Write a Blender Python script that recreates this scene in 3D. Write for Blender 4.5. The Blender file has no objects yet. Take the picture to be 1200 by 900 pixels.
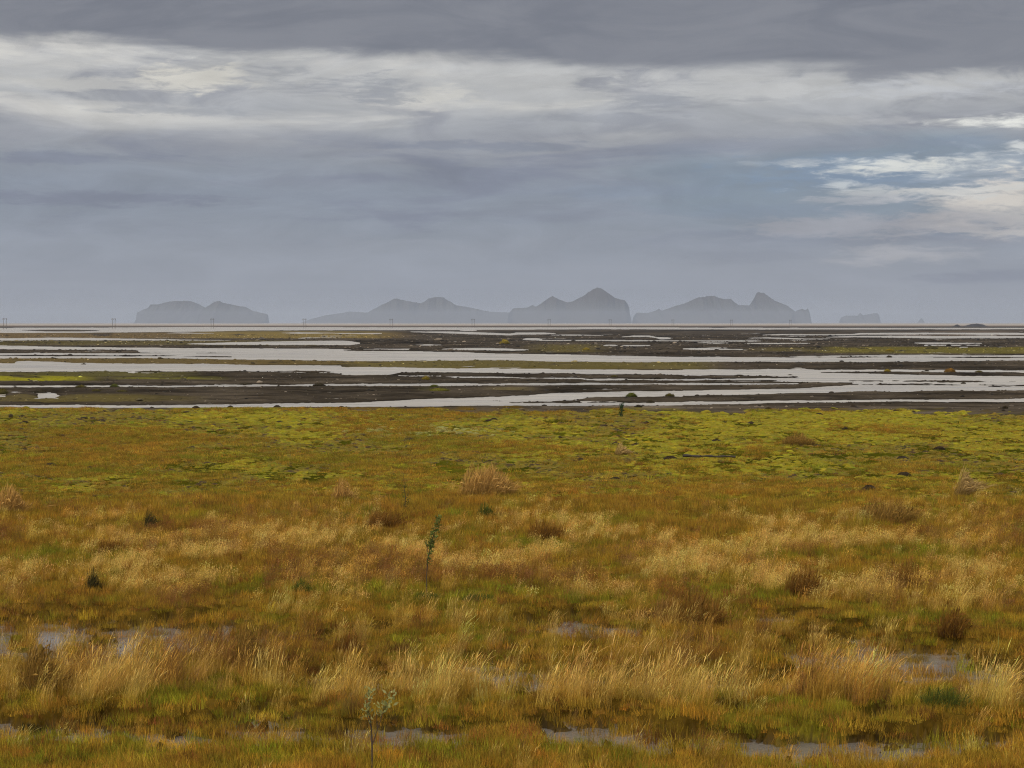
import bpy, math
import numpy as np

rng = np.random.default_rng(20240917)
scene = bpy.context.scene
COL = scene.collection
R = math.radians

# ------------------------------------------------------------------ camera
F = 2333.0                      # focal length in photo pixels (70 mm on a 36 mm wide sensor, 1200 px)
HOR = 377.5                     # row of the horizon in the photo
H = 5.0                         # eye height over the river, metres
TH = math.atan((450 - HOR) / F)
cd = bpy.data.cameras.new('camera')
cd.sensor_width = 36
cd.lens = 36 * F / 1200
cd.clip_start = 0.5
cd.clip_end = 60000
cam = bpy.data.objects.new('camera', cd)
COL.objects.link(cam)
cam.location = (0, 0, H)
cam.rotation_euler = (math.pi / 2 - TH, 0, 0)
scene.camera = cam


def G(px, py, z=0.0):
    """ground point (x, y) seen at a photo pixel"""
    px = np.asarray(px, float); py = np.asarray(py, float)
    a = (px - 600) / F; b = -(py - 450) / F
    c, s = math.cos(TH), math.sin(TH)
    dy = c + b * s
    dz = -s + b * c
    t = (z - H) / dz
    return a * t, dy * t


def P(x, y, z=0.0):
    c, s = math.cos(TH), math.sin(TH)
    zz = z - H
    dep = np.maximum(y * c - zz * s, 0.5)
    up = y * s + zz * c
    return 600 + F * x / dep, 450 - F * up / dep


def PM(x, y):
    """photo position of the land surface itself (the meadow lies a little above the river)"""
    return P(x, y, .12 * np.clip((112 - np.asarray(y, float)) / 20, 0, 1))


# ------------------------------------------------------------------ numpy noise
def _hash(ix, iy, seed):
    h = (ix.astype(np.int64) * 374761393 + iy.astype(np.int64) * 668265263 + seed * 974711) & 0x7fffffff
    h = ((h ^ (h >> 13)) * 1274126177) & 0x7fffffff
    return ((h ^ (h >> 16)) & 0xffff) / 65535.0


def vn(x, y, seed=0):
    x = np.asarray(x, float); y = np.asarray(y, float)
    ix = np.floor(x); iy = np.floor(y)
    fx = x - ix; fy = y - iy
    fx = fx * fx * (3 - 2 * fx); fy = fy * fy * (3 - 2 * fy)
    a = _hash(ix, iy, seed); b = _hash(ix + 1, iy, seed)
    c = _hash(ix, iy + 1, seed); d = _hash(ix + 1, iy + 1, seed)
    return (a * (1 - fx) + b * fx) * (1 - fy) + (c * (1 - fx) + d * fx) * fy


def fbm(x, y, seed=0, o=4):
    v = 0; a = .5; n = 0
    for k in range(o):
        v = v + a * vn(x * 2 ** k + 17 * k, y * 2 ** k - 9 * k, seed + k); n += a; a *= .5
    return v / n


def sm(a, b, x):
    t = np.clip((x - a) / (b - a), 0, 1)
    return t * t * (3 - 2 * t)


def lin(r, g, b):
    f = lambda c: (c / 255 / 12.92) if c <= 10 else ((c / 255 + .055) / 1.055) ** 2.4
    return np.array([f(r), f(g), f(b)])


# ------------------------------------------------------------------ materials
class NT:
    def __init__(s, tree):
        s.t = tree; s.n = tree.nodes; s.l = tree.links

    def node(s, typ, **kw):
        n = s.n.new(typ)
        for k, v in kw.items():
            setattr(n, k, v)
        return n

    def put(s, sock, v):
        if hasattr(v, 'is_output') or isinstance(v, bpy.types.NodeSocket):
            s.l.new(v, sock)
        else:
            sock.default_value = v

    def m(s, op, a, b=0.0, c=0.0, clamp=False):
        n = s.node('ShaderNodeMath', operation=op, use_clamp=clamp)
        for i, v in enumerate((a, b, c)):
            s.put(n.inputs[i], v)
        return n.outputs[0]

    def ss(s, a, b, x):
        n = s.node('ShaderNodeMapRange', interpolation_type='SMOOTHSTEP')
        s.put(n.inputs['Value'], x); s.put(n.inputs['From Min'], a); s.put(n.inputs['From Max'], b)
        return n.outputs[0]

    def mix(s, f, a, b):
        n = s.node('ShaderNodeMix', data_type='RGBA')
        s.put(n.inputs[0], f); s.put(n.inputs[6], a); s.put(n.inputs[7], b)
        return n.outputs[2]

    def mul(s, a, k):
        n = s.node('ShaderNodeVectorMath', operation='SCALE')
        s.put(n.inputs[0], a); s.put(n.inputs['Scale'], k)
        return n.outputs[0]

    def vmul(s, a, b):
        n = s.node('ShaderNodeVectorMath', operation='MULTIPLY')
        s.put(n.inputs[0], a); s.put(n.inputs[1], b)
        return n.outputs[0]

    def xyz(s, x, y, z):
        n = s.node('ShaderNodeCombineXYZ')
        for i, v in enumerate((x, y, z)):
            s.put(n.inputs[i], v)
        return n.outputs[0]

    def noise(s, vec, scale, detail=4, rough=.55, dist=0):
        n = s.node('ShaderNodeTexNoise')
        s.put(n.inputs['Vector'], vec)
        n.inputs['Scale'].default_value = scale; n.inputs['Detail'].default_value = detail
        n.inputs['Roughness'].default_value = rough; n.inputs['Distortion'].default_value = dist
        return n.outputs[0]


def new_mat(name):
    m = bpy.data.materials.new(name); m.use_nodes = True
    m.node_tree.nodes.clear()
    return m, NT(m.node_tree)


def c4(c):
    return (float(c[0]), float(c[1]), float(c[2]), 1.0)


def plain(name, col, rough=.9, var=.35, scale=6.0, bump=.0):
    m, t = new_mat(name)
    out = t.node('ShaderNodeOutputMaterial')
    b = t.node('ShaderNodeBsdfPrincipled')
    tc = t.node('ShaderNodeTexCoord')
    n = t.noise(tc.outputs['Object'], scale, 6, .65)
    k = t.m('MULTIPLY_ADD', n, 2 * var, 1 - var)
    t.l.new(t.mul(c4(col)[:3], k), b.inputs['Base Color'])
    b.inputs['Roughness'].default_value = rough
    b.inputs['Specular IOR Level'].default_value = .2
    if bump:
        bp = t.node('ShaderNodeBump'); bp.inputs['Strength'].default_value = bump
        t.l.new(n, bp.inputs['Height']); t.l.new(bp.outputs[0], b.inputs['Normal'])
    t.l.new(b.outputs[0], out.inputs['Surface'])
    return m


def plant_mat(name, inst):
    """leaf and stem tissue: dull surface plus some light let through"""
    m, t = new_mat(name)
    out = t.node('ShaderNodeOutputMaterial')
    if inst:
        a = t.node('ShaderNodeAttribute', attribute_type='INSTANCER', attribute_name='ca').outputs['Color']
        b = t.node('ShaderNodeAttribute', attribute_type='INSTANCER', attribute_name='cb').outputs['Color']
        tip = t.node('ShaderNodeAttribute', attribute_type='GEOMETRY', attribute_name='tip').outputs['Fac']
        v = t.node('ShaderNodeAttribute', attribute_type='GEOMETRY', attribute_name='vary').outputs['Fac']
        col = t.mul(t.mix(tip, a, b), v)
    else:
        col = t.node('ShaderNodeAttribute', attribute_type='GEOMETRY', attribute_name='col').outputs['Color']
    d = t.node('ShaderNodeBsdfPrincipled')
    d.inputs['Roughness'].default_value = .65
    d.inputs['Specular IOR Level'].default_value = .08
    t.l.new(col, d.inputs['Base Color'])
    tr = t.node('ShaderNodeBsdfTranslucent'); t.l.new(col, tr.inputs['Color'])
    mx = t.node('ShaderNodeMixShader'); mx.inputs[0].default_value = .3
    t.l.new(d.outputs[0], mx.inputs[1]); t.l.new(tr.outputs[0], mx.inputs[2])
    t.l.new(mx.outputs[0], out.inputs['Surface'])
    return m


M_INST = plant_mat('plant_scatter', True)
M_PLANT = plant_mat('plant', False)


# ------------------------------------------------------------------ mesh helpers
def mesh_obj(name, V, FQ, mat, link=True, parent=None, smooth=False):
    me = bpy.data.meshes.new(name)
    V = np.asarray(V, np.float32)
    if isinstance(FQ, np.ndarray) and FQ.ndim == 2:
        k = FQ.shape[1]; nf = len(FQ)
        me.vertices.add(len(V)); me.vertices.foreach_set('co', V.ravel())
        me.loops.add(nf * k); me.loops.foreach_set('vertex_index', FQ.astype(np.int32).ravel())
        me.polygons.add(nf)
        me.polygons.foreach_set('loop_start', (np.arange(nf) * k).astype(np.int32))
        me.polygons.foreach_set('loop_total', np.full(nf, k, np.int32))
        me.update(calc_edges=True)
    else:
        me.from_pydata(V.tolist(), [], [list(map(int, f)) for f in FQ])
    me.validate()
    if smooth:
        me.polygons.foreach_set('use_smooth', np.ones(len(me.polygons), bool))
    o = bpy.data.objects.new(name, me)
    if mat is not None:
        me.materials.append(mat)
    if link:
        COL.objects.link(o)
    if parent is not None:
        o.parent = parent
    return o


def attr(o, name, typ, data, dom='POINT'):
    a = o.data.attributes.new(name, typ, dom)
    key = {'FLOAT': 'value', 'INT': 'value', 'FLOAT_VECTOR': 'vector', 'FLOAT_COLOR': 'color'}[typ]
    data = np.asarray(data, np.int32 if typ == 'INT' else np.float32)
    if typ == 'FLOAT_COLOR' and data.shape[1] == 3:
        data = np.concatenate([data, np.ones((len(data), 1), np.float32)], 1)
    a.data.foreach_set(key, data.ravel())


def tag(o, label=None, cat=None, group=None, kind=None):
    if label: o['label'] = label
    if cat: o['category'] = cat
    if group: o['group'] = group
    if kind: o['kind'] = kind
    return o


def empty(name, loc, rz=0):
    o = bpy.data.objects.new(name, None)
    COL.objects.link(o); o.location = loc; o.rotation_euler = (0, 0, rz)
    o.empty_display_size = .2
    return o


# ------------------------------------------------------------------ water channels, traced along the plain
def sl(i, pts):
    """(X, top, bottom) read off the i-th 200-pixel slice of the photo"""
    return [(200 * i + X / 6, 370 + a / 6, 370 + b / 6) for X, a, b in pts]


CH = []
def ch(*parts):
    CH.append(sum(parts, []))

ch([(-900, 384.4, 389.6)], sl(0, [(0, 85, 121), (600, 84, 119), (1200, 81, 114)]), sl(1, [(300, 79, 110), (560, 80, 103), (1200, 81, 102)]),
   sl(2, [(600, 81, 101), (1200, 82, 98)]), sl(3, [(600, 81, 95), (1200, 83, 96)]), sl(4, [(600, 85, 97), (1200, 86, 96)]), sl(5, [(1200, 85, 95)]), [(2100, 384.2, 386)])
ch([(-900, 396, 399)], sl(0, [(0, 158, 175), (500, 154, 172), (1200, 166, 174)]), sl(1, [(120, 168, 175), (420, 172, 174)]))
ch(sl(1, [(120, 196, 198), (300, 190, 205), (740, 180, 205), (1200, 175, 206)]), sl(2, [(60, 178, 206), (130, 190, 197)]))
ch([(-900, 405, 409)], sl(0, [(0, 209, 236), (600, 221, 239), (960, 226, 240), (985, 225, 260), (1200, 226, 262)]),
   sl(1, [(430, 229, 262), (440, 229, 307), (1200, 234, 316)]), sl(2, [(30, 236, 321), (480, 248, 317), (850, 258, 314), (1200, 268, 314)]),
   sl(3, [(350, 271, 323), (700, 280, 326), (1200, 290, 326)]), sl(4, [(500, 291, 323), (1200, 294, 326)]), sl(5, [(500, 293, 322), (900, 296, 318), (1200, 300, 315)]), [(2100, 420, 422)])
ch([(-900, 414, 416)], sl(0, [(0, 263, 276), (1200, 264, 279)]), sl(1, [(430, 264, 287), (600, 262, 290)]))
ch([(-900, 417, 420)], sl(0, [(0, 282, 301), (600, 285, 299), (1200, 284, 300)]), sl(1, [(200, 291, 304), (500, 290, 307), (600, 288, 308)]))
ch([(-900, 425, 436)], sl(0, [(0, 334, 396), (100, 332, 396), (120, 320, 396), (220, 318, 396), (350, 322, 395), (500, 333, 392), (900, 336, 392), (1200, 337, 391)]),
   sl(1, [(450, 342, 392), (700, 346, 393), (1200, 352, 407)]), sl(2, [(0, 360, 416), (330, 363, 418), (420, 365, 401), (600, 368, 400), (1200, 372, 403)]),
   sl(3, [(600, 378, 409), (1200, 383, 416)]), sl(4, [(0, 379, 421), (600, 377, 424), (1200, 377, 462)]), sl(5, [(0, 404, 457), (600, 414, 462), (1200, 426, 466)]), [(2100, 442, 450)])
ch(sl(0, [(920, 399, 401), (1050, 398, 406), (1150, 399, 404)]))
ch(sl(2, [(380, 416, 421), (450, 419, 428), (700, 422, 428)]), )
ch(sl(2, [(740, 428, 430), (800, 427, 437), (1200, 432, 437)]), sl(3, [(60, 437, 441), (500, 439, 446), (520, 444, 455), (1200, 446, 455)]),
   sl(4, [(0, 443, 456), (600, 440, 452), (1190, 430, 460)]))
ch([(-900, 452, 454)], sl(0, [(0, 491, 504), (1200, 491, 503)]), sl(1, [(600, 486, 500), (1200, 479, 496)]), sl(2, [(600, 477, 495), (1200, 474, 492)]),
   sl(3, [(600, 473, 490), (1200, 474, 488)]), sl(4, [(600, 474, 486), (800, 477, 481)]))
ch(sl(4, [(200, 458, 461), (700, 459, 464), (1200, 455, 470)]), sl(5, [(0, 459, 482), (500, 466, 481), (1200, 466, 489)]), [(2100, 448, 452)])
ch(sl(0, [(70, 538, 540), (100, 533, 545), (165, 534, 543)]))
ch([(-900, 475.5, 481)], sl(0, [(0, 629, 661), (1200, 628, 658)]), sl(1, [(600, 621, 653), (1200, 614, 649)]), sl(2, [(400, 597, 647), (800, 580, 641), (1200, 568, 641)]),
   sl(3, [(0, 568, 612), (300, 546, 606), (500, 540, 596), (800, 532, 571), (1200, 529, 571)]), sl(4, [(0, 526, 566), (700, 515, 551), (1200, 488, 541)]),
   sl(5, [(0, 485, 537), (700, 488, 531), (1200, 488, 528)]), [(2100, 452, 460)])
ch(sl(2, [(1190, 600, 642)]), sl(3, [(0, 612, 638), (600, 612, 637), (1200, 609, 635)]), sl(4, [(0, 606, 628), (1200, 591, 613)]), sl(5, [(0, 592, 613), (1200, 584, 609)]), [(2100, 465, 470)])
ch(sl(2, [(700, 233, 236), (850, 227, 240), (1000, 226, 243), (1200, 233, 246)]), sl(3, [(110, 236, 241)]))
ch(sl(2, [(130, 235, 236), (250, 231, 238), (470, 234, 240)]))
ch(sl(2, [(520, 204, 206), (600, 202, 210), (700, 204, 207)]))
ch(sl(1, [(780, 120, 122), (900, 117, 126), (1150, 120, 124)]), sl(2, [(20, 122, 128), (280, 122, 128)]))
ch(sl(2, [(480, 112, 114), (700, 110, 122), (900, 114, 130), (1190, 126, 138)]), sl(3, [(30, 118, 133), (230, 118, 131), (300, 123, 127)]))
ch(sl(3, [(70, 164, 167), (100, 158, 172), (190, 159, 173), (210, 165, 170)]))
ch(sl(3, [(200, 171, 176), (600, 170, 177), (1200, 173, 180)]), sl(4, [(500, 174, 181), (560, 177, 178)]))
ch(sl(3, [(260, 135, 137), (400, 132, 140), (650, 136, 140)]))
ch(sl(3, [(770, 148, 150), (850, 138, 150), (960, 138, 149), (1020, 150, 158), (1040, 150, 167), (1095, 152, 166), (1130, 158, 162)]))
ch(sl(3, [(770, 210, 211), (820, 206, 214), (970, 206, 213)]), )
ch(sl(4, [(0, 229, 236), (150, 229, 240), (420, 235, 238)]))
ch(sl(4, [(430, 194, 196), (500, 191, 198), (900, 193, 198)]))
ch(sl(4, [(560, 135, 137), (680, 129, 137), (1000, 131, 137), (1200, 127, 137)]), sl(5, [(50, 121, 133), (600, 119, 131), (1200, 121, 135)]), [(1500, 390, 392)])
ch(sl(4, [(470, 156, 158), (600, 152, 160), (860, 160, 167), (1040, 160, 167)]))
ch(sl(4, [(1000, 150, 153), (1200, 142, 152)]), sl(5, [(300, 140, 154), (560, 142, 160), (1150, 143, 158)]), [(1300, 394, 396)])
ch(sl(5, [(430, 190, 192), (520, 188, 199), (900, 191, 197)]))
ch(sl(5, [(500, 205, 211), (890, 204, 211)]), )
ch(sl(4, [(750, 285, 287), (900, 281, 290), (1200, 279, 289)]), sl(5, [(60, 276, 287), (250, 275, 289), (1200, 279, 291)]), [(1500, 417, 419)])
ch(sl(5, [(-60, 378, 392), (330, 379, 395)]), sl(5, [(600, 381, 399), (1200, 384, 398)]), [(1500, 434, 436)])
ch([(-900, 378.5, 379)], [(2100, 378.5, 379.1)])
CH = [np.array(c) for c in CH]

# thin gravel spits lying inside the channels
SPIT = [np.array(c) for c in [
    sl(0, [(150, 100, 103), (300, 98, 110), (560, 99, 111), (700, 104, 107)]),
    sl(0, [(0, 327, 336), (90, 328, 337), (130, 332, 334)]),
    sl(1, [(690, 391, 393), (860, 387, 398), (1100, 391, 398), (1150, 395, 397)]),
    sl(2, [(20, 240, 244), (120, 238, 248), (460, 240, 249), (520, 246, 250)]),
    sl(3, [(-140, 594, 596), (0, 608, 613), (420, 603, 611), (560, 577, 608), (800, 574, 609), (1200, 574, 609)]),
    sl(4, [(-10, 424, 434), (350, 424, 436), (420, 425, 433), (500, 428, 430), (800, 428, 430)]),
    sl(4, [(980, 399, 401), (1080, 394, 405), (1200, 395, 406)]) + sl(5, [(300, 399, 411), (800, 405, 424), (1200, 410, 423)]),
    sl(5, [(-30, 456, 459), (300, 456, 461), (800, 459, 464), (950, 463, 465)]),
    sl(5, [(-90, 484, 486), (200, 480, 487), (480, 477, 484), (560, 479, 481)]),
    sl(5, [(960, 496, 498), (1100, 491, 496), (1250, 486, 494)]),
    sl(0, [(700, 401, 403), (950, 392, 398), (1200, 391, 399)]),
]]


def strip_s(px, py, c):
    a = np.interp(px, c[:, 0], c[:, 1]); b = np.interp(px, c[:, 0], c[:, 2])
    s = np.minimum(py - a, b - py)
    e = np.minimum(px - c[0, 0], c[-1, 0] - px)       # ends taper away
    return np.minimum(s, e * .15)


PUD = [  # marsh pools among the grass: centre, half width, half height in the photo's scale
    (60, 738, 90, 9, .5), (190, 742, 120, 10, .5), (290, 750, 60, 7, .5), (130, 775, 45, 12, .6), (330, 802, 22, 6, 1),
    (12, 853, 14, 7, 1), (90, 858, 50, 9, .5), (210, 862, 60, 9, .55), (320, 856, 70, 12, .75), (400, 862, 40, 9, .6), (470, 862, 60, 13, 1),
    (530, 862, 30, 9, .9), (690, 858, 55, 14, 1), (750, 868, 40, 12, .9), (760, 862, 40, 9, .9), (700, 735, 60, 9, .8), (905, 723, 30, 6, .8),
    (1000, 770, 60, 16, .9), (1070, 780, 70, 18, 1), (1150, 790, 50, 12, .8), (1180, 812, 40, 8, 1), (845, 805, 40, 8, .9), (950, 805, 40, 8, .8),
    (830, 866, 40, 9, 1), (920, 872, 80, 10, .9), (1000, 880, 110, 13, 1), (1100, 872, 70, 9, .9), (1180, 866, 50, 9, .8), (980, 890, 50, 8, 1),
    (640, 800, 60, 9, .6), (560, 785, 50, 8, .5), (215, 628, 9, 2.6, 1), (865, 836, 20, 5, .9), (1030, 842, 20, 5, .8), (440, 800, 60, 8, .5), (35, 765, 50, 10, .6),
    (170, 755, 70, 10, .7), (740, 800, 40, 6, .5), (-60, 850, 60, 12, 1), (1270, 800, 60, 14, 1), (1290, 875, 60, 12, 1)]


def pool(px, py):
    s = np.full(np.shape(px), -1.0)
    for cx, cy, a, b, k in PUD:
        q = 1 - np.sqrt(((px - cx) / a / 1.1) ** 2 + ((py - cy) / b / 1.35) ** 2)
        s = np.maximum(s, q * k)
    n = fbm(px / 22, py / 5, 71, 4) - .5
    n2 = fbm(px / 7, py / 2.2, 74, 3) - .5
    return s + n * 1.5 + n2 * .7 + .13


def river(px, py):
    """signed distance (photo rows) into the water, with ragged banks"""
    s = np.full(np.shape(px), -40.0)
    n = (fbm(px / 30, py / 3.2, 3, 4) - .5) * 1.7 + (fbm(px / 6, py / 1.5, 9, 3) - .5) * .9
    for c in CH:
        s = np.maximum(s, strip_s(px, py, c))
    for c in SPIT:
        s = np.minimum(s, -strip_s(px, py, c))
    amp = .25 + .75 * sm(386, 440, py)
    st = fbm(px / 55, py / (1.1 + .5 * sm(400, 470, py)), 15, 3)
    s = np.maximum(s, np.where((py > 386) & (py < 474), (st - .765 - .03 * sm(430, 470, py)) * 9, -40))
    return s + n * amp


def ground_z(x, y):
    x = np.asarray(x, float); y = np.asarray(y, float)
    px, py = PM(x, y)
    d = np.maximum(y, 5)
    rv = river(px, py)
    bar = np.where(rv > 0, -np.minimum(.02 + rv * .12, .4), np.minimum(.015 - rv * .06, .16))
    bar = bar + np.where(rv < -.5, (fbm(x / 3.5, y / 9, 21, 4) - .45) * .1, 0)
    far = sm(382.6, 381.6, py)
    bar = bar * (1 - far) + far * .06
    mead = .2 + (fbm(x / 2.2, y / 2.2, 31, 4) - .5) * .16 + (fbm(x / .5, y / .5, 36, 2) - .5) * .05
    pl = pool(px, py)
    mead = np.where(pl > 0, np.minimum(mead, -.03 - pl * .05), np.minimum(mead, .01 - pl * .45))
    w = sm(477, 486, py)
    z = bar * (1 - w) + np.maximum(mead, -1) * w
    behind = sm(16, 8, y)
    return z * (1 - behind) + .2 * behind


# ------------------------------------------------------------------ colours of the land
GRAVEL = np.array([.046, .039, .030])
SAND = np.array([.36, .31, .26])
OLIVE = np.array([.13, .105, .03])
MOSS = np.array([.31, .262, .013])
MOSSG = np.array([.20, .20, .013])
BROWN = np.array([.31, .185, .025])
PEAT = np.array([.06, .04, .018])
STRAW = np.array([.70, .40, .085])
STRAWP = np.array([.80, .52, .15])
GOLD = np.array([.45, .29, .036])
RUST = np.array([.18, .075, .02])
GRASSG = np.array([.20, .185, .016])

TINT = [  # (x0, x1, y0, y1, colour, strength) plant cover on the river plain
    (-200, 500, 389.5, 397, np.array([.16, .11, .045]), .8), (-200, 420, 399, 405.5, OLIVE, .55), (200, 480, 388, 397, np.array([.2, .15, .04]), .7),
    (-200, 480, 419.5, 428, np.array([.14, .10, .035]), .8), (380, 860, 422, 433.5, OLIVE, .8), (-400, 250, 436, 443, np.array([.1, .09, .025]), .8),
    (-400, 130, 442.4, 448.8, np.array([.25, .23, .012]), 1.0), (110, 280, 443, 447, np.array([.17, .16, .02]), .7), (480, 530, 455, 461, np.array([.15, .15, .015]), .9),
    (555, 640, 455, 460, OLIVE, .8), (930, 1260, 407, 415, np.array([.14, .12, .02]), .85), (600, 730, 404, 414, OLIVE, .75),
    (-200, 200, 464, 473, np.array([.12, .095, .03]), .6), (0, 260, 466, 473, OLIVE, .4), (860, 1010, 408, 413, OLIVE, .6), (1020, 1210, 388, 394, np.array([.15, .11, .08]), .7)]


def meadow_mix(px, py):
    """0..1 shares: moss, straw, brown over the meadow, as one walks from the bank to the camera"""
    n1 = fbm(px / 150, py / 22, 41, 4); n2 = fbm(px / 60, py / 12, 51, 4)
    moss = sm(482, 490, py) * sm(640, 555, py + (n1 - .5) * 150 + (n2 - .5) * 50)
    moss = moss * (.25 + .75 * sm(.38, .56, n1 + .10 * sm(600, 900, px) + .06 - .12 * (np.abs(py - 530) < 14) * (px < 560)))
    return moss, n1, n2


def ground_col(x, y):
    px, py = PM(x, y)
    n = fbm(x / 4, y / 14, 61, 5)
    c = GRAVEL * (.4 + 1.2 * n)[:, None]
    c = c * (1 + .8 * sm(476, 481, py))[:, None] * np.array([1.06, 1, .95])
    c = c * (.1 + 1.8 * fbm(px / 60, py / 1.4, 83, 5))[:, None]
    rv = river(px, py)
    c = c * (1 - .35 * sm(-.9, -.1, rv))[:, None]
    nn = fbm(px / 40, py / 3, 77, 4)
    for x0, x1, y0, y1, cc, k in TINT:
        w = .8 * k * sm(x0, x0 + 60, px) * sm(x1, x1 - 60, px) * sm(y0 - .4, y0 + 1, py) * sm(y1 + .4, y1 - 1, py) * sm(.25, .5, nn + .12)
        c = c * (1 - w)[:, None] + cc * w[:, None]
    far = sm(382.4, 381.9, py)
    c = c * (1 - far)[:, None] + SAND * far[:, None]
    ln = sm(381.3, 381.9, py) * sm(383.6, 383.1, py)
    c = c * (1 - ln)[:, None] + np.array([.1, .075, .055]) * ln[:, None]
    moss, n1, n2 = meadow_mix(px, py)
    base = (BROWN * (.2 + .42 * n2)[:, None]) * (1 - .35 * sm(620, 700, py))[:, None]  # dark soil under the grass, with shade between the stems painted in
    g = sm(.5, .7, n1)
    base = base * (1 - .5 * g)[:, None] + GRASSG * (.5 * g)[:, None]
    base = base * (1 - moss)[:, None] + (MOSSG * (.12 + .3 * n2)[:, None]) * moss[:, None]
    edge = 481 + 4.0 * sm(250, 700, px) + 2.5 * sm(900, 1150, px) + (n2 - .5) * 15 + (fbm(px / 22, py / 2.5, 88, 3) - .5) * 9
    w = sm(edge - 2, edge + 2.5, py)
    c = c * (1 - w)[:, None] + base * w[:, None]
    pl = np.where(py > 600, pool(px, py), -1)
    p = sm(-.12, .02, pl)
    return c * (1 - p)[:, None] + np.array([.065, .045, .022]) * p[:, None]


# ------------------------------------------------------------------ ground sheet
rows = np.concatenate([np.array([378.4, 378.7, 379.0, 379.4, 379.9, 380.4]), np.arange(380.8, 400, .3), np.arange(400, 482, .42), np.arange(482, 700, 1.1),
                       np.arange(700, 930, 1.6), np.arange(930, 1500, 25)])
cols = np.concatenate([np.arange(-900, -60, 20), np.arange(-60, 1262, 2.4), np.arange(1280, 2101, 20)])
_, yy = G(np.full(len(rows), 600.0), rows)
yy = np.append(yy, [2.0, -200.0, -2000.0])
XX = ((cols - 600) / F)[None, :] * np.maximum(yy, 9)[:, None]
YY = np.repeat(yy[:, None], len(cols), 1)
XX = np.concatenate([np.full((len(yy), 1), -11800.0), XX, np.full((len(yy), 1), 11800.0)], 1)
YY = np.concatenate([YY[:, :1], YY, YY[:, :1]], 1)
YY[0, :] = 13000
nr, nc = XX.shape
gx, gy = XX.ravel(), YY.ravel()
V = np.stack([gx, gy, ground_z(gx, gy)], 1)
i = (np.arange(nr - 1)[:, None] * nc + np.arange(nc - 1)[None, :]).ravel()
Fq = np.stack([i + nc, i + nc + 1, i + 1, i], 1)
mg, t = new_mat('ground')
out = t.node('ShaderNodeOutputMaterial'); b = t.node('ShaderNodeBsdfPrincipled')
a = t.node('ShaderNodeAttribute', attribute_type='GEOMETRY', attribute_name='cover').outputs['Color']
tc = t.node('ShaderNodeTexCoord')
ob = tc.outputs['Object']
n1 = t.noise(ob, 1.7, 8, .7); n2 = t.noise(ob, 9.0, 4, .7)
k = t.m('MULTIPLY', t.m('MULTIPLY_ADD', n1, 1.5, .25), t.m('MULTIPLY_ADD', n2, 1.4, .3))
t.l.new(t.mul(a, k), b.inputs['Base Color'])
b.inputs['Roughness'].default_value = 1; b.inputs['Specular IOR Level'].default_value = 0
bp = t.node('ShaderNodeBump'); bp.inputs['Strength'].default_value = .4; bp.inputs['Distance'].default_value = .03
t.l.new(n2, bp.inputs['Height']); t.l.new(bp.outputs[0], b.inputs['Normal'])
t.l.new(b.outputs[0], out.inputs['Surface'])
ground = mesh_obj('ground', V, Fq, mg, smooth=True)
attr(ground, 'cover', 'FLOAT_COLOR', ground_col(gx, gy))
tag(ground, 'flat river plain of dark gravel bars and mossy yellow meadow', 'ground', kind='structure')


# ------------------------------------------------------------------ water
def water_mat(name, col, rough, wave, wscale):
    m, t = new_mat(name)
    out = t.node('ShaderNodeOutputMaterial'); b = t.node('ShaderNodeBsdfPrincipled')
    tc = t.node('ShaderNodeTexCoord'); ob = tc.outputs['Object']
    n = t.noise(t.vmul(ob, (.012, .035, 1)), 1.0, 6, .62, .6)
    n2 = t.noise(t.vmul(ob, (.10, .45, 1)), 1.0, 4, .6)
    k = t.m('MULTIPLY', t.m('MULTIPLY_ADD', n, 1.1, .45), t.m('MULTIPLY_ADD', n2, .5, .75))
    t.l.new(t.mul(c4(col)[:3], k), b.inputs['Base Color'])
    t.l.new(t.m('MULTIPLY', t.m('MULTIPLY_ADD', n2, 1.4, .3), rough), b.inputs['Roughness'])
    b.inputs['IOR'].default_value = 1.33
    w = t.noise(ob, wscale, 3, .6)
    bp = t.node('ShaderNodeBump'); bp.inputs['Strength'].default_value = wave; bp.inputs['Distance'].default_value = .05
    t.l.new(w, bp.inputs['Height']); t.l.new(bp.outputs[0], b.inputs['Normal'])
    t.l.new(b.outputs[0], out.inputs['Surface'])
    return m


def sheet(name, x0, x1, y0, y1, z, mat):
    return mesh_obj(name, [(x0, y0, z), (x1, y0, z), (x1, y1, z), (x0, y1, z)], np.array([[0, 1, 2, 3]]), mat)


tag(sheet('river', -11700, 11700, 96, 12900, 0, water_mat('silty_water', (.37, .335, .285), .28, .25, 2.5)), 'pale silty braided river in thin channels across the plain', 'river', kind='structure')
tag(sheet('marsh_water', -90, 90, 12, 90, 0, water_mat('bog_water', (.17, .15, .13), .10, .12, 6)), 'shallow grey pools of standing water among the grass', 'water', kind='structure')


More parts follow.
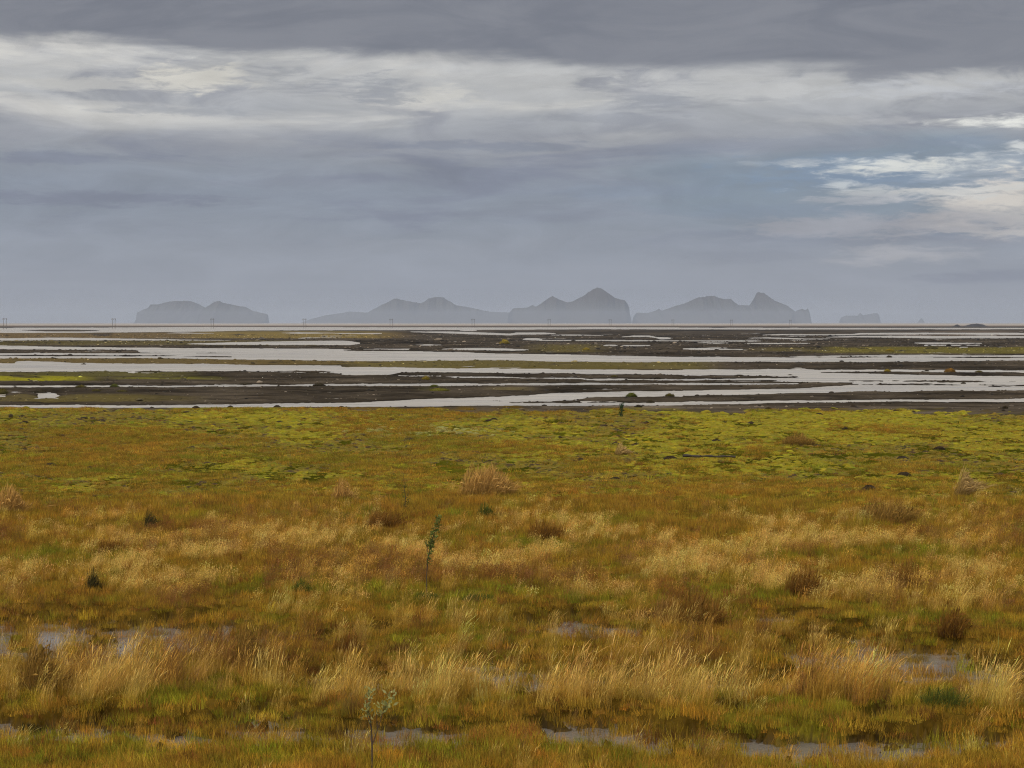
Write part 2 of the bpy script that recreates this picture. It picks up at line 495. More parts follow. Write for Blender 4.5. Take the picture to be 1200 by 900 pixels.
# ------------------------------------------------------------------ islands far off
def island(name, sil, dist, depth, label, seed, power=1.6):
    sil = np.array(sil, float)
    X = (sil[:, 0] - 600) / F * dist
    Z = (HOR - sil[:, 1]) / F * dist + H
    n = max(60, int((X[-1] - X[0]) / 3)); m = 45
    xs = np.linspace(X[0], X[-1], n)
    zr = np.maximum(np.interp(xs, X, Z), 0)
    tt = np.linspace(-1, 1, m)
    gx, gt = np.meshgrid(xs, tt)
    zz = np.repeat(zr[None, :], m, 0)
    q = np.abs(gt)
    prof = 1 - q ** power
    u = (xs - xs[0]) / (xs[-1] - xs[0])
    dep = depth * (1 - np.abs(2 * u - 1) ** 5) ** .8 * (.35 + .65 * zr / zr.max()) + 4
    yy = gt * dep[None, :] + ((fbm(xs / 90, xs * 0 + seed, seed) - .5) * .5 * dep)[None, :]
    er = fbm(gx / 80 + yy / 60, yy / 55, seed + 5, 5)
    gul = np.abs(fbm(gx / 110 - yy / 70, yy / 40 + gx / 200, seed + 8, 5) - .5) * 2
    w = np.clip(q * 3, 0, 1)
    hz = zz * prof * (1 - w * (.35 * er + .3 * (1 - gul)) * .95)
    hz = hz * (1 - .05 * (fbm(gx / 14, yy / 14, seed + 11, 3)))
    edge = (np.abs(gt) > .999)
    hz = np.where(edge, -3, hz)
    hz[:, 0] = -3; hz[:, -1] = -3
    V = np.stack([gx, dist + yy, hz], -1).reshape(-1, 3)
    i = (np.arange(m - 1)[:, None] * n + np.arange(n - 1)[None, :]).ravel()
    Fq = np.stack([i, i + 1, i + n + 1, i + n], 1)
    o = mesh_obj(name, V, Fq, M_ROCK)
    return tag(o, label, 'island', 'islands along the horizon', 'structure')


m_, t = new_mat('island_rock'); M_ROCK = m_
out = t.node('ShaderNodeOutputMaterial'); b = t.node('ShaderNodeBsdfPrincipled')
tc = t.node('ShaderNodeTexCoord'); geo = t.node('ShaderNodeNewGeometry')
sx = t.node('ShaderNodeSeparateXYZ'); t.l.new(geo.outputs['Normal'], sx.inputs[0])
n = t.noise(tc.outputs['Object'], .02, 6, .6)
t.l.new(t.mix(t.ss(.55, .85, t.m('ADD', sx.outputs[2], t.m('MULTIPLY', n, .3))), (.018, .018, .024, 1), (.07, .066, .06, 1)), b.inputs['Base Color'])  # flatter tops paler: thin plant cover, plus sunlit ridge tone put into the colour
b.inputs['Roughness'].default_value = 1; b.inputs['Specular IOR Level'].default_value = .1
t.l.new(b.outputs[0], out.inputs['Surface'])

island('island', [(158.6, 378), (159, 376.7), (160.8, 365.5), (168, 362.6), (174.7, 360.2), (176.7, 356.5), (186, 356.3), (198, 353.2), (208.5, 352), (223.5, 352), (231, 355), (240, 359.8), (252, 366), (262, 378)], 9800, 420,
       'broad flat-topped island of the pair standing alone, the paler one', 3)
island('island', [(232, 378), (234, 366), (238.5, 361), (246, 355.8), (249.8, 352.8), (256.5, 351.4), (261, 354.2), (274.5, 357.2), (288, 359.5), (295.5, 364), (305, 366), (312, 367.5), (314.3, 368.5), (315.8, 378)], 8900, 330,
       'darker island with rounded peak sloping down to a square cliff end', 9)
island('island', [(353, 378), (359, 375.7), (365, 373.5), (383, 369), (399.5, 366.8), (410, 364.8), (431, 366), (440, 360.8), (455, 353.3), (464, 349.2), (477.5, 352), (485, 353.3), (494, 354.6), (503, 348.8), (510.5, 347), (519.5, 347.9),
        (528, 353), (535, 357.3), (547, 359), (559, 361.8), (574, 365), (596, 365.9), (625, 370), (640, 378)], 10600, 600,
       'long pale island with two soft cone hills and low tapering ends', 14, 1.2)
island('island', [(594.5, 378), (596.5, 366.8), (601, 360.8), (607, 360.5), (617.5, 360), (623.5, 357.3), (628, 358.8), (634, 355.5), (640, 350.3), (647.5, 346.2), (655, 350.3), (661, 352.2), (665.5, 353.7), (671.5, 352.2), (683.5, 345.8),
        (692.5, 339), (698.5, 336), (703.5, 337.2), (712.5, 342.8), (720, 348.3), (732, 351.5), (735, 354.8), (737.3, 360), (738, 367.5), (740.4, 378)], 9200, 480,
       'tallest island, with a pointed summit and a sheer cliff at one end', 22)
island('island', [(740.5, 378), (742.2, 371), (745.5, 366), (759, 366.5), (768, 363.8), (771.8, 361.2), (775.5, 363.8), (789, 358.8), (802.5, 354.8), (817.5, 348), (832.5, 345.8), (838, 346.2), (848.5, 349.5), (856, 349.8), (865, 357.3),
        (878.5, 357.3), (883, 350.3), (887.5, 342.8), (889.8, 341.3), (896.5, 342.8), (907, 351), (922, 358.5), (931, 364.8), (940, 378)], 9600, 460,
       'island with a rounded hump and a hooked sharp peak joined by a saddle', 31)
island('island', [(926, 378), (930, 366), (934, 363.3), (940, 361.5), (943.8, 363), (946, 360.6), (948.3, 365.3), (951, 378)], 9100, 90, 'small jagged cliff at the foot of the hooked peak', 37)
island('island', [(983, 378), (985.3, 372), (991, 369.7), (1004.5, 369.7), (1007.4, 366.1), (1011, 369.2), (1016, 368.2), (1027.5, 366.3), (1030, 369.2), (1031.6, 378)], 11600, 150, 'small faint block-shaped island standing apart from the larger ones', 41, 2.2)
island('sea_stack', [(1075, 378), (1077.5, 374.5), (1079.6, 372.4), (1081.5, 374.5), (1083.5, 378)], 11900, 22, 'tiny faint rock stack on the sea horizon', 47)


# ------------------------------------------------------------------ scatter tools
def blades(n, h, hv, spread, w, bend, lean=(0, 0), head=0.0, segs=4, seed=0, droop=0.0):
    """n grass blades as narrow bent strips; returns verts, quads, tip, vary"""
    r = np.random.default_rng(seed)
    ang = r.uniform(0, 2 * np.pi, n); rad = spread * np.sqrt(r.uniform(0, 1, n))
    bx, by = rad * np.cos(ang), rad * np.sin(ang)
    hh = h * (1 + hv * r.uniform(-1, .6, n))
    la = r.uniform(0, 2 * np.pi, n); lm = bend * np.abs(r.normal(0, 1, n))
    lx = lm * np.cos(la) + lean[0] * r.uniform(.5, 1.4, n); ly = lm * np.sin(la) + lean[1]
    fa = r.uniform(0, np.pi, n)
    wx, wy = np.cos(fa), np.sin(fa)
    ww = w * r.uniform(.6, 1.4, n)
    vs, tips = [], []
    hd = (r.uniform(0, 1, n) < head)
    for s in range(segs + 1):
        t = s / segs
        cx = bx + lx * hh * (t * .35 + t * t * .65); cy = by + ly * hh * (t * .35 + t * t * .65)
        cz = hh * (t - (lx ** 2 + ly ** 2) * .25 * t * t - droop * t ** 4)
        wid = ww * (1 - t) ** .6
        hw = ww * 2.6 * np.clip(math.sin(max(0, (t - .7) / .3) * math.pi) if t > .7 else 0, 0, 1) + ww * .45 * (t <= .7)
        wid = np.where(hd, np.maximum(hw, .0006), wid) * .5
        vs.append(np.stack([cx - wx * wid, cy - wy * wid, cz], 1)); vs.append(np.stack([cx + wx * wid, cy + wy * wid, cz], 1))
        tips += [np.full(n, t)] * 2
    V = np.stack(vs, 1)                       # n, 2(segs+1), 3
    T = np.stack(tips, 1)
    q = []
    k = 2 * (segs + 1)
    for s in range(segs):
        q.append([2 * s, 2 * s + 1, 2 * s + 3, 2 * s + 2])
    Q = (np.arange(n)[:, None, None] * k + np.array(q)[None]).reshape(-1, 4)
    vary = np.repeat(r.uniform(.4, 1.5, n)[:, None], k, 1)
    return V.reshape(-1, 3), Q, T.reshape(-1), vary.reshape(-1)


def heads(n, h, spread, lean, l0, l1, seed=0):
    """nodding seed heads: short tapered flakes hanging off the stem tops, on hair-thin stalks"""
    r = np.random.default_rng(seed)
    V = []; Q = []; T = []; W = []
    for k in range(n):
        z = h * (1 + r.normal(0, .22)); a = r.uniform(0, 6.28); q = spread * math.sqrt(r.uniform())
        p = np.array([q * math.cos(a) + lean * z, q * math.sin(a), z])
        d = np.array([.8 + r.normal(0, .5), r.normal(0, .5), r.normal(-.15, .5)]); d /= np.linalg.norm(d)
        u = np.array([0, r.normal(0, .5), 1.0]); u -= d * u.dot(d); u /= np.linalg.norm(u)
        L = r.uniform(l0, l1); w = L * r.uniform(.13, .22); b = len(V); c = r.uniform(.75, 1.3)
        V += [p, p + d * L * .5 + u * w, p + d * L - np.array([0, 0, L * .3]), p + d * L * .5 - u * w]; Q.append([b, b + 1, b + 2, b + 3]); T += [1] * 4; W += [c] * 4
    return np.array(V), np.array(Q), np.array(T, float), np.array(W)


def dome(r0, h, seed, nu=14, nv=6, rough=.35):
    u = np.linspace(0, 2 * np.pi, nu, endpoint=False); v = np.linspace(0, 1, nv)
    V = []; T = []
    for k, vv in enumerate(v):
        rr = r0 * math.cos(vv * math.pi / 2 * .98); zz = h * math.sin(vv * math.pi / 2)
        nx = np.cos(u); ny = np.sin(u)
        q = 1 + rough * (fbm(nx * 1.7 + 5, ny * 1.7 + vv * 2, seed, 3) - .5) * 2
        V.append(np.stack([rr * nx * q, rr * ny * q, np.full(nu, zz) * (.6 + .8 * vn(nx * 2 + 9, ny * 2 + 3 * vv, seed + 7)) - .02], 1)); T.append(np.full(nu, vv))
    V = np.concatenate(V); T = np.concatenate(T)
    q = []
    for k in range(nv - 1):
        for j in range(nu):
            q.append([k * nu + j, k * nu + (j + 1) % nu, (k + 1) * nu + (j + 1) % nu, (k + 1) * nu + j])
    return V, np.array(q), T, np.ones(len(V))


def join(*gs):
    V = []; Q = []; T = []; W = []; o = 0
    for v, q, t, w in gs:
        V.append(v); Q.append(q + o); T.append(t); W.append(w); o += len(v)
    return np.concatenate(V), np.concatenate(Q), np.concatenate(T), np.concatenate(W)


def proto_set(name, geos, mat):
    c = bpy.data.collections.new(name)            # not linked: only a source of shapes for the scatter
    for k, (V, Q, T, W) in enumerate(geos):
        o = mesh_obj(name, V, Q, mat, link=False)
        attr(o, 'tip', 'FLOAT', T); attr(o, 'vary', 'FLOAT', W)
        c.objects.link(o)
    return c


def scatter(name, coll, nkinds, xyz, rz, scl, ca, cb, label, cat, tilt=.1, pick=None):
    n = len(xyz)
    o = mesh_obj(name, xyz, np.zeros((0, 3), int) if False else [], None)
    attr(o, 'pick', 'INT', rng.integers(0, nkinds, n) if pick is None else pick)
    attr(o, 'turn', 'FLOAT_VECTOR', np.stack([rng.normal(0, tilt, n), rng.normal(0, tilt, n), rz], 1))
    attr(o, 'size', 'FLOAT_VECTOR', scl)
    attr(o, 'ca', 'FLOAT_COLOR', np.clip(ca, .002, .8)); attr(o, 'cb', 'FLOAT_COLOR', np.clip(cb, .002, .8))
    g = bpy.data.node_groups.new(name, 'GeometryNodeTree')
    g.interface.new_socket('Geometry', in_out='INPUT', socket_type='NodeSocketGeometry')
    g.interface.new_socket('Geometry', in_out='OUTPUT', socket_type='NodeSocketGeometry')
    N = g.nodes; L = g.links
    gi = N.new('NodeGroupInput'); go = N.new('NodeGroupOutput')
    ip = N.new('GeometryNodeInstanceOnPoints'); ci = N.new('GeometryNodeCollectionInfo')
    ci.inputs['Collection'].default_value = coll
    ci.inputs['Separate Children'].default_value = True; ci.inputs['Reset Children'].default_value = True
    def na(nm, ty):
        q = N.new('GeometryNodeInputNamedAttribute'); q.data_type = ty; q.inputs['Name'].default_value = nm
        return q.outputs['Attribute']
    L.new(gi.outputs[0], ip.inputs['Points']); L.new(ci.outputs[0], ip.inputs['Instance'])
    ip.inputs['Pick Instance'].default_value = True
    L.new(na('pick', 'INT'), ip.inputs['Instance Index'])
    L.new(na('turn', 'FLOAT_VECTOR'), ip.inputs['Rotation'])
    L.new(na('size', 'FLOAT_VECTOR'), ip.inputs['Scale'])
    L.new(ip.outputs[0], go.inputs[0])
    md = o.modifiers.new('scatter', 'NODES'); md.node_group = g
    return tag(o, label, cat, kind='stuff')


def spots(n, py0, py1, px0=-140, px1=1340, pw=1.0):
    """random ground points; density thins with distance"""
    _, ya = G(600, py1); _, yb = G(600, py0)
    y = (ya ** pw + rng.uniform(0, 1, n) * (yb ** pw - ya ** pw)) ** (1 / pw)
    px = rng.uniform(px0, px1, n)
    x = (px - 600) / F * y
    px, py = PM(x, y)
    return x, y, px, py


def jit(c, n, s=.18):
    return c * np.exp(rng.normal(0, s, (n, 1))) * np.exp(rng.normal(0, s * .35, (n, 3)))


# ---- stones on the gravel bars
stone_geo = [dome(.5, .38, 300 + k, 9, 5, .5) for k in range(5)]
STONES = proto_set('stone_shape', stone_geo, M_INST)
x, y, px, py = spots(34000, 392, 487, pw=.6)
rv = river(px, py)
keep = (rv < -.15) | (rng.uniform(0, 1, len(x)) < .004)
edge = 481 + 3.5 * sm(250, 700, px) + 2.5 * sm(900, 1150, px)
keep &= (py < edge) | (rng.uniform(0, 1, len(x)) < .1)
x, y, px, py = x[keep], y[keep], px[keep], py[keep]
n = len(x)
s = .065 * np.exp(rng.normal(0, .6, n)) * np.clip(y / 170, .8, 2.6)
ca = (ground_col(x, y) * 1.05 + .006) * np.exp(rng.normal(0, .75, (n, 1)))
scatter('gravel', STONES, 5, np.stack([x, y, ground_z(x, y)], 1), rng.uniform(0, 6.28, n), np.stack([s * 1.5, s * 1.2, s * .8], 1), ca, ca * 1.1, 'dark loose stones strewn over the gravel bars', 'gravel')

# ---- moss cushions of the green belt
moss_geo = []
for k in range(6):
    moss_geo.append(join(dome(.30, .15, 400 + k, 11, 4, .5), blades(14, .09, .5, .26, .014, .5, seed=410 + k, segs=2)))
MOSSP = proto_set('moss_shape', moss_geo, M_INST)
x, y, px, py = spots(330000, 478.5, 640, pw=1.5)
moss, n1, n2 = meadow_mix(px, py)
lump = fbm(x / .55, y / 1.5, 401, 3)
edge = 481.5 + 4 * sm(250, 700, px) + 2.5 * sm(900, 1150, px) + (n2 - .5) * 15 + (fbm(px / 22, py / 2.5, 88, 3) - .5) * 9
keep = (moss * (.06 + 1.0 * sm(.42, .62, lump)) > rng.uniform(0, 1, len(x))) & (py > edge)
x, y, px, py, n1, n2 = [q[keep] for q in (x, y, px, py, n1, n2)]
n = len(x)
s = (.20 + .42 * rng.uniform(0, 1, n) ** 2) * np.clip(y / 75, .7, 1.5)
pick = (fbm(px / 90, py / 12, 405, 4) + .05 * sm(500, 900, px) + rng.normal(0, .055, n))[:, None]
ca = np.where(pick > .53, MOSS, np.where(pick > .48, MOSSG * .6 + MOSS * .3, np.where(rng.uniform(0, 1, (n, 1)) < .85, BROWN * .45 + MOSSG * .45, PEAT * 1.3)))
pale = (np.exp(-(((px - 490) / 90) ** 2 + ((py - 507) / 6) ** 2)) > rng.uniform(.15, 1, n))[:, None]
ca = np.where(pale, np.array([.33, .31, .09]), ca)
ca = jit(ca, n, .15)
scatter('moss', MOSSP, 6, np.stack([x, y, ground_z(x, y) - .01], 1), rng.uniform(0, 6.28, n), np.stack([s, s, s * rng.uniform(.35, .95, n)], 1), ca * .85, ca * 1.05, 'bright yellow-green moss cushions in a belt behind the tall grass', 'moss')

# ---- short sedge and turf over all of the meadow
turf_geo = [blades(90, .13, .6, .2, .006, .4, seed=500 + k, segs=3) for k in range(7)]
TURF = proto_set('turf_shape', turf_geo, M_INST)
x, y, px, py = spots(85000, 482, 960, pw=1.1)
moss, n1, n2 = meadow_mix(px, py)
pl = pool(px, py)
keep = (py > 483 + 4 * sm(250, 700, px) + 2.5 * sm(900, 1150, px) + (n2 - .5) * 15 + (fbm(px / 22, py / 2.5, 88, 3) - .5) * 9) & (rng.uniform(0, 1, len(x)) > moss * .9) & (rng.uniform(0, 1, len(x)) > sm(.02, .10, pl) * .78)
x, y, px, py, n1, n2, pl = [q[keep] for q in (x, y, px, py, n1, n2, pl)]
n = len(x)
green = np.zeros(n)
for cx, cy, a_, b_, k in [(290, 688, 70, 12, .8), (360, 690, 50, 9, .8), (440, 700, 50, 9, 1), (560, 703, 110, 10, 1), (700, 708, 90, 8, .8), (850, 697, 90, 12, .9), (1060, 730, 70, 10, .9), (1180, 740, 40, 9, .8), (1110, 828, 50, 14, 1),
                          (650, 646, 120, 8, .7), (120, 880, 200, 20, .6), (430, 885, 250, 16, .6), (650, 880, 120, 12, .7), (1000, 835, 160, 12, .6), (230, 825, 160, 18, .6), (1130, 655, 100, 10, .7), (980, 655, 120, 10, .6), (350, 838, 90, 12, .5),
                          (60, 660, 90, 10, .6), (820, 870, 80, 10, .5), (960, 850, 120, 10, .7)]:
    green = np.maximum(green, k * np.exp(-(((px - cx) / a_) ** 2 + ((py - cy) / b_) ** 2)))
gp = green + .5 * sm(.5, .75, fbm(px / 60, py / 10, 505, 3)) + .25 * sm(585, 560, py)
w = (gp > rng.uniform(.1, 1.0, n))[:, None]
ca = np.where(w, GRASSG, np.where((fbm(px / 50, py / 9, 507, 3) + rng.normal(0, .1, n))[:, None] > .54, BROWN, GOLD * .62))
ca = np.where((rng.uniform(0, 1, n) < .06)[:, None], RUST, ca)
ca = jit(ca, n, .25) * np.array([1.17, 1.14, 1.05]) * (1 + .15 * sm(800, 870, py))[:, None]
cb = ca * 1.05 + np.array([.05, .035, .006]) * rng.uniform(0, 1.2, (n, 1))
s = rng.uniform(.55, 1.35, n) * np.clip(y / 45, .75, 1.5)
hs = rng.uniform(.6, 1.3, n) * (1 - .62 * sm(600, 575, py))
scatter('meadow_grass', TURF, 7, np.stack([x, y, np.maximum(ground_z(x, y), -.02)], 1), rng.uniform(0, 6.28, n), np.stack([s, s, s * hs * (1 + .5 * (pl > 0) * (py > 600))], 1), ca, cb, 'short brown and olive grass turf covering the wet meadow', 'grass')

# ---- tall straw-coloured grass leaning with the wind
tall_geo = []
for k in range(6):      # meadow grass with small nodding heads
    tall_geo.append(join(heads(44, .38, .2, .28, .018, .05, seed=680 + k), blades(10, .30, .5, .17, .003, .7, head=.6, seed=690 + k, segs=6),
                         blades(34, .44, .5, .16, .0028, .16, lean=(.25, .0), head=.7, seed=600 + k, segs=6, droop=.05),
                         blades(40, .22, .5, .17, .005, .3, lean=(.2, 0), seed=640 + k, segs=4)))
for k in range(6):      # taller slender stems of the plumes
    tall_geo.append(join(heads(9, .45, .2, .3, .012, .03, seed=780 + k), blades(14, .36, .6, .19, .003, .75, seed=790 + k, segs=6),
                         blades(58, .52, .55, .15, .0030, .15, lean=(.27, .0), head=.45, seed=760 + k, segs=7, droop=.06),
                         blades(44, .24, .5, .18, .005, .35, lean=(.15, 0), seed=770 + k, segs=4)))
TALL = proto_set('tall_grass_shape', tall_geo, M_INST)
x, y, px, py = spots(60000, 560, 960, pw=1.25)
band = np.interp(py, [560, 585, 605, 640, 680, 705, 720, 745, 775, 830, 845, 870, 890, 960], [0, .08, .34, 1.0, 1.1, .75, .55, .42, .45, .36, .18, .12, .12, .12])
cl = fbm(px / 70, py / 16, 601, 4)
den = band * (.12 + 1.5 * sm(.40, .62, cl))
TUFT = [(70, 818, 22, 16, .9), (115, 812, 40, 22, 1.3), (160, 812, 40, 18, 1), (230, 800, 45, 18, .9), (310, 805, 35, 16, .8), (395, 810, 34, 20, 1), (480, 815, 45, 16, .9), (560, 812, 45, 18, .9), (650, 818, 34, 20, 1.4), (715, 815, 50, 18, 1.1),
        (785, 812, 40, 20, 1.2), (860, 815, 60, 16, .9), (950, 825, 60, 16, 1), (1010, 815, 40, 20, 1), (1170, 820, 36, 22, 1.2), (730, 720, 22, 12, 1), (1110, 700, 90, 12, .9), (560, 660, 140, 16, .6), (200, 640, 160, 14, .4), (1040, 610, 60, 7, .6),
        (300, 640, 120, 14, .5), (780, 680, 160, 10, .7), (570, 582, 34, 7, 1.2), (400, 588, 14, 5, .8), (1128, 582, 12, 8, .6), (10, 600, 30, 8, .8), (160, 690, 90, 12, .6), (1000, 700, 80, 10, .5)]
for cx, cy, a_, b_, k in TUFT:
    den = den + .65 * k * np.exp(-(((px - cx) / a_) ** 2 + ((py - cy) / b_) ** 2))
for cx, cy, a_, b_, k in PUD:
    den = den * (1 - .6 * k * np.exp(-(((px - cx) / a_) ** 2 + ((py - cy - 2) / b_) ** 2)))
den = den * (1 - .8 * np.exp(-(((px - 560) / 150) ** 2 + ((py - 702) / 9) ** 2))) * (1 - .7 * np.exp(-(((px - 1060) / 80) ** 2 + ((py - 732) / 10) ** 2)))
den = den * (1 - .5 * sm(-.15, .1, pool(px, py)))
keep = den > rng.uniform(0, 1, len(x)) ** .8 * 3.2
x, y, px, py = [q[keep] for q in (x, y, px, py)]
n = len(x)
hue = fbm(px / 80, py / 14, 611, 3) + rng.normal(0, .09, n)
tb = np.zeros(n)
for cx, cy, a_, b_, k in TUFT:
    tb = np.maximum(tb, k * np.exp(-(((px - cx) / a_) ** 2 + ((py - cy) / b_) ** 2)))
hue = hue + .22 * tb
cb = np.where((hue > .56)[:, None], STRAWP, np.where((hue > .44)[:, None], STRAW, np.where((hue > .34)[:, None], np.array([.30, .16, .055]), RUST * 1.3)))
cb = jit(cb, n, .15)
ca = np.where((hue > .42)[:, None], GOLD * 1.0, np.array([.2, .11, .028])); ca = jit(ca, n, .25)
s = rng.uniform(.5, .95, n) * (.85 + .5 * np.clip(tb, 0, 1.2) * sm(730, 790, py))
s = s * np.interp(py, [560, 600, 660, 800, 900], [.85, .8, .85, 1.05, .85])
near = sm(690, 745, py) > rng.uniform(0, 1, n)
scatter('tall_grass', TALL, 12, np.stack([x, y, np.maximum(ground_z(x, y), -.03)], 1), rng.normal(0, .6, n), np.stack([s, s, s * rng.uniform(.7, 1.25, n)], 1), ca, cb, 'tall straw-coloured grass leaning with the wind across the wet meadow', 'grass', tilt=.08, pick=rng.integers(0, 6, n) + 6 * near)


# ------------------------------------------------------------------ single plants
def plant_mesh(name, geo, ca, cb, parent=None, loc=None):
    V, Q, T, W = geo
    o = mesh_obj(name, V, Q, M_PLANT, parent=parent)
    c = (np.array(ca)[None] * (1 - T[:, None]) + np.array(cb)[None] * T[:, None]) * W[:, None]
    attr(o, 'col', 'FLOAT_COLOR', np.clip(c, .002, .8))
    if loc is not None:
        o.location = loc
    return o


def place(px, py):
    x, y = G(px, py, .12)
    return float(x), float(y), float(max(ground_z(np.array([x]), np.array([y]))[0], -.01))


TUS = [  # base pixel, height px, half width px, kind, label
    (176, 627, 22, 9, 'dark', 'small upright dark green-brown tuft standing alone above the straw grass'),
    (1117, 750, 36, 19, 'rust', 'dense rust-brown rush tuft, the largest and darkest beside a flooded hollow'),
    (935, 524, 11, 22, 'brown', 'low brown grass hummock alone on the bright green moss'),
    (570, 584, 28, 34, 'pink', 'wide pinkish fluffy grass tuft at the front edge of the moss'),
    (1128, 584, 27, 12, 'straw', 'thin pale leaning grass tuft at the front edge of the moss'),
    (400, 593, 17, 13, 'pink', 'small pinkish tuft between the dark upright tuft and the wide fluffy one'),
    (10, 608, 26, 18, 'pink', 'pinkish-brown tuft on the moss edge where the meadow leaves the picture'),
    (728, 535, 10, 10, 'straw', 'tiny pale straw tuft out on the green moss'),
    (452, 622, 22, 28, 'rust', 'wide reddish-brown tuft beside the leafy willow sapling'),
    (812, 740, 32, 40, 'rust', 'broad low rust-red rush bed before the flooded hollows'),
    (1042, 616, 22, 38, 'brown', 'broad brown tuft along the moss edge with pale seed heads'),
    (942, 702, 32, 24, 'rust', 'dark brown tuft in a green strip behind the rust-red rush bed'),
    (1062, 698, 30, 22, 'rust', 'dark brown tuft between straw grass and the large rust tuft'),
    (110, 695, 20, 12, 'dark', 'dark withered tuft amid brown meadow grass with bare stems'),
    (406, 772, 24, 20, 'rust', 'reddish tuft above the pale leaning grass, near a green strip'),
    (640, 638, 20, 26, 'rust', 'reddish-brown tuft in the straw grass behind the saplings'),
    (290, 790, 40, 20, 'brown', 'dark brown leaning tuft among the pale grass plumes'),
    (45, 820, 46, 26, 'brown', 'dark brown tuft beside the tallest pale grass plume'),
    (1108, 838, 24, 34, 'green', 'dark green sedge clump in the marsh among tall straw stems'),
    (35, 848, 12, 16, 'dark', 'low black-green sedge tussock beside a grey marsh pool'),
    (353, 698, 14, 12, 'green', 'small dark green sedge tussock in the middle meadow'),
    (500, 709, 9, 20, 'green', 'dark green low clump at the foot of the leafy sapling'),
    (560, 711, 9, 24, 'green', 'rounded dark green low clump, second along the green strip'),
    (568, 610, 16, 10, 'green', 'small dark green leafy shrub at the moss edge'),
    (270, 868, 10, 18, 'dark', 'low dark tussock standing in the marsh pool'),
    (955, 882, 9, 14, 'dark', 'small dark tussock at the brim of the wide marsh pool'),
    (130, 655, 18, 18, 'rust', 'russet tuft below the dark upright tuft')]
KC = {'dark': ((.035, .04, .012), (.075, .06, .02)), 'rust': ((.09, .042, .009), (.27, .13, .024)), 'brown': ((.14, .085, .016), (.34, .20, .045)), 'pink': ((.28, .17, .035), (.60, .36, .11)),
      'straw': ((.25, .16, .04), (.56, .39, .16)), 'green': ((.045, .06, .012), (.10, .125, .02))}
for k, (bx, by, hp, wp, kind, lab) in enumerate(TUS):
    x, y, z = place(bx, by)
    d = y / F
    h = hp * d * 1.08; w = wp * d
    low = hp < wp
    fluffy = kind in ('pink', 'straw', 'brown')
    g = blades(int(np.clip(620 * w / .25, 400, 2200)), h, .6, w * .9, .004 + .0016 * y / 30, .34 if low else .22, lean=(.16 if kind != 'straw' else .5, 0), head=.6 if fluffy else .15, seed=700 + k, segs=5)
    sc = 1 - .55 * np.clip((np.hypot(g[0][:, 0], g[0][:, 1]) / max(w, .01)), 0, 1) ** 2
    g[0][:, 2] *= sc * (.55 + .9 * fbm(g[0][:, 0] / w * 2.2 + 7 * k, g[0][:, 1] / w * 2.2, 720 + k, 2))
    g[0][:, 0] *= 1 + .5 * (fbm(g[0][:, 1] / w * 1.5 + k, g[0][:, 2] * 0, 730 + k, 2) - .5)
    o = plant_mesh('grass_tussock' if kind not in ('green',) else 'sedge_clump', g, *KC[kind], loc=(x, y, z))
    tag(o, lab, 'grass tuft')

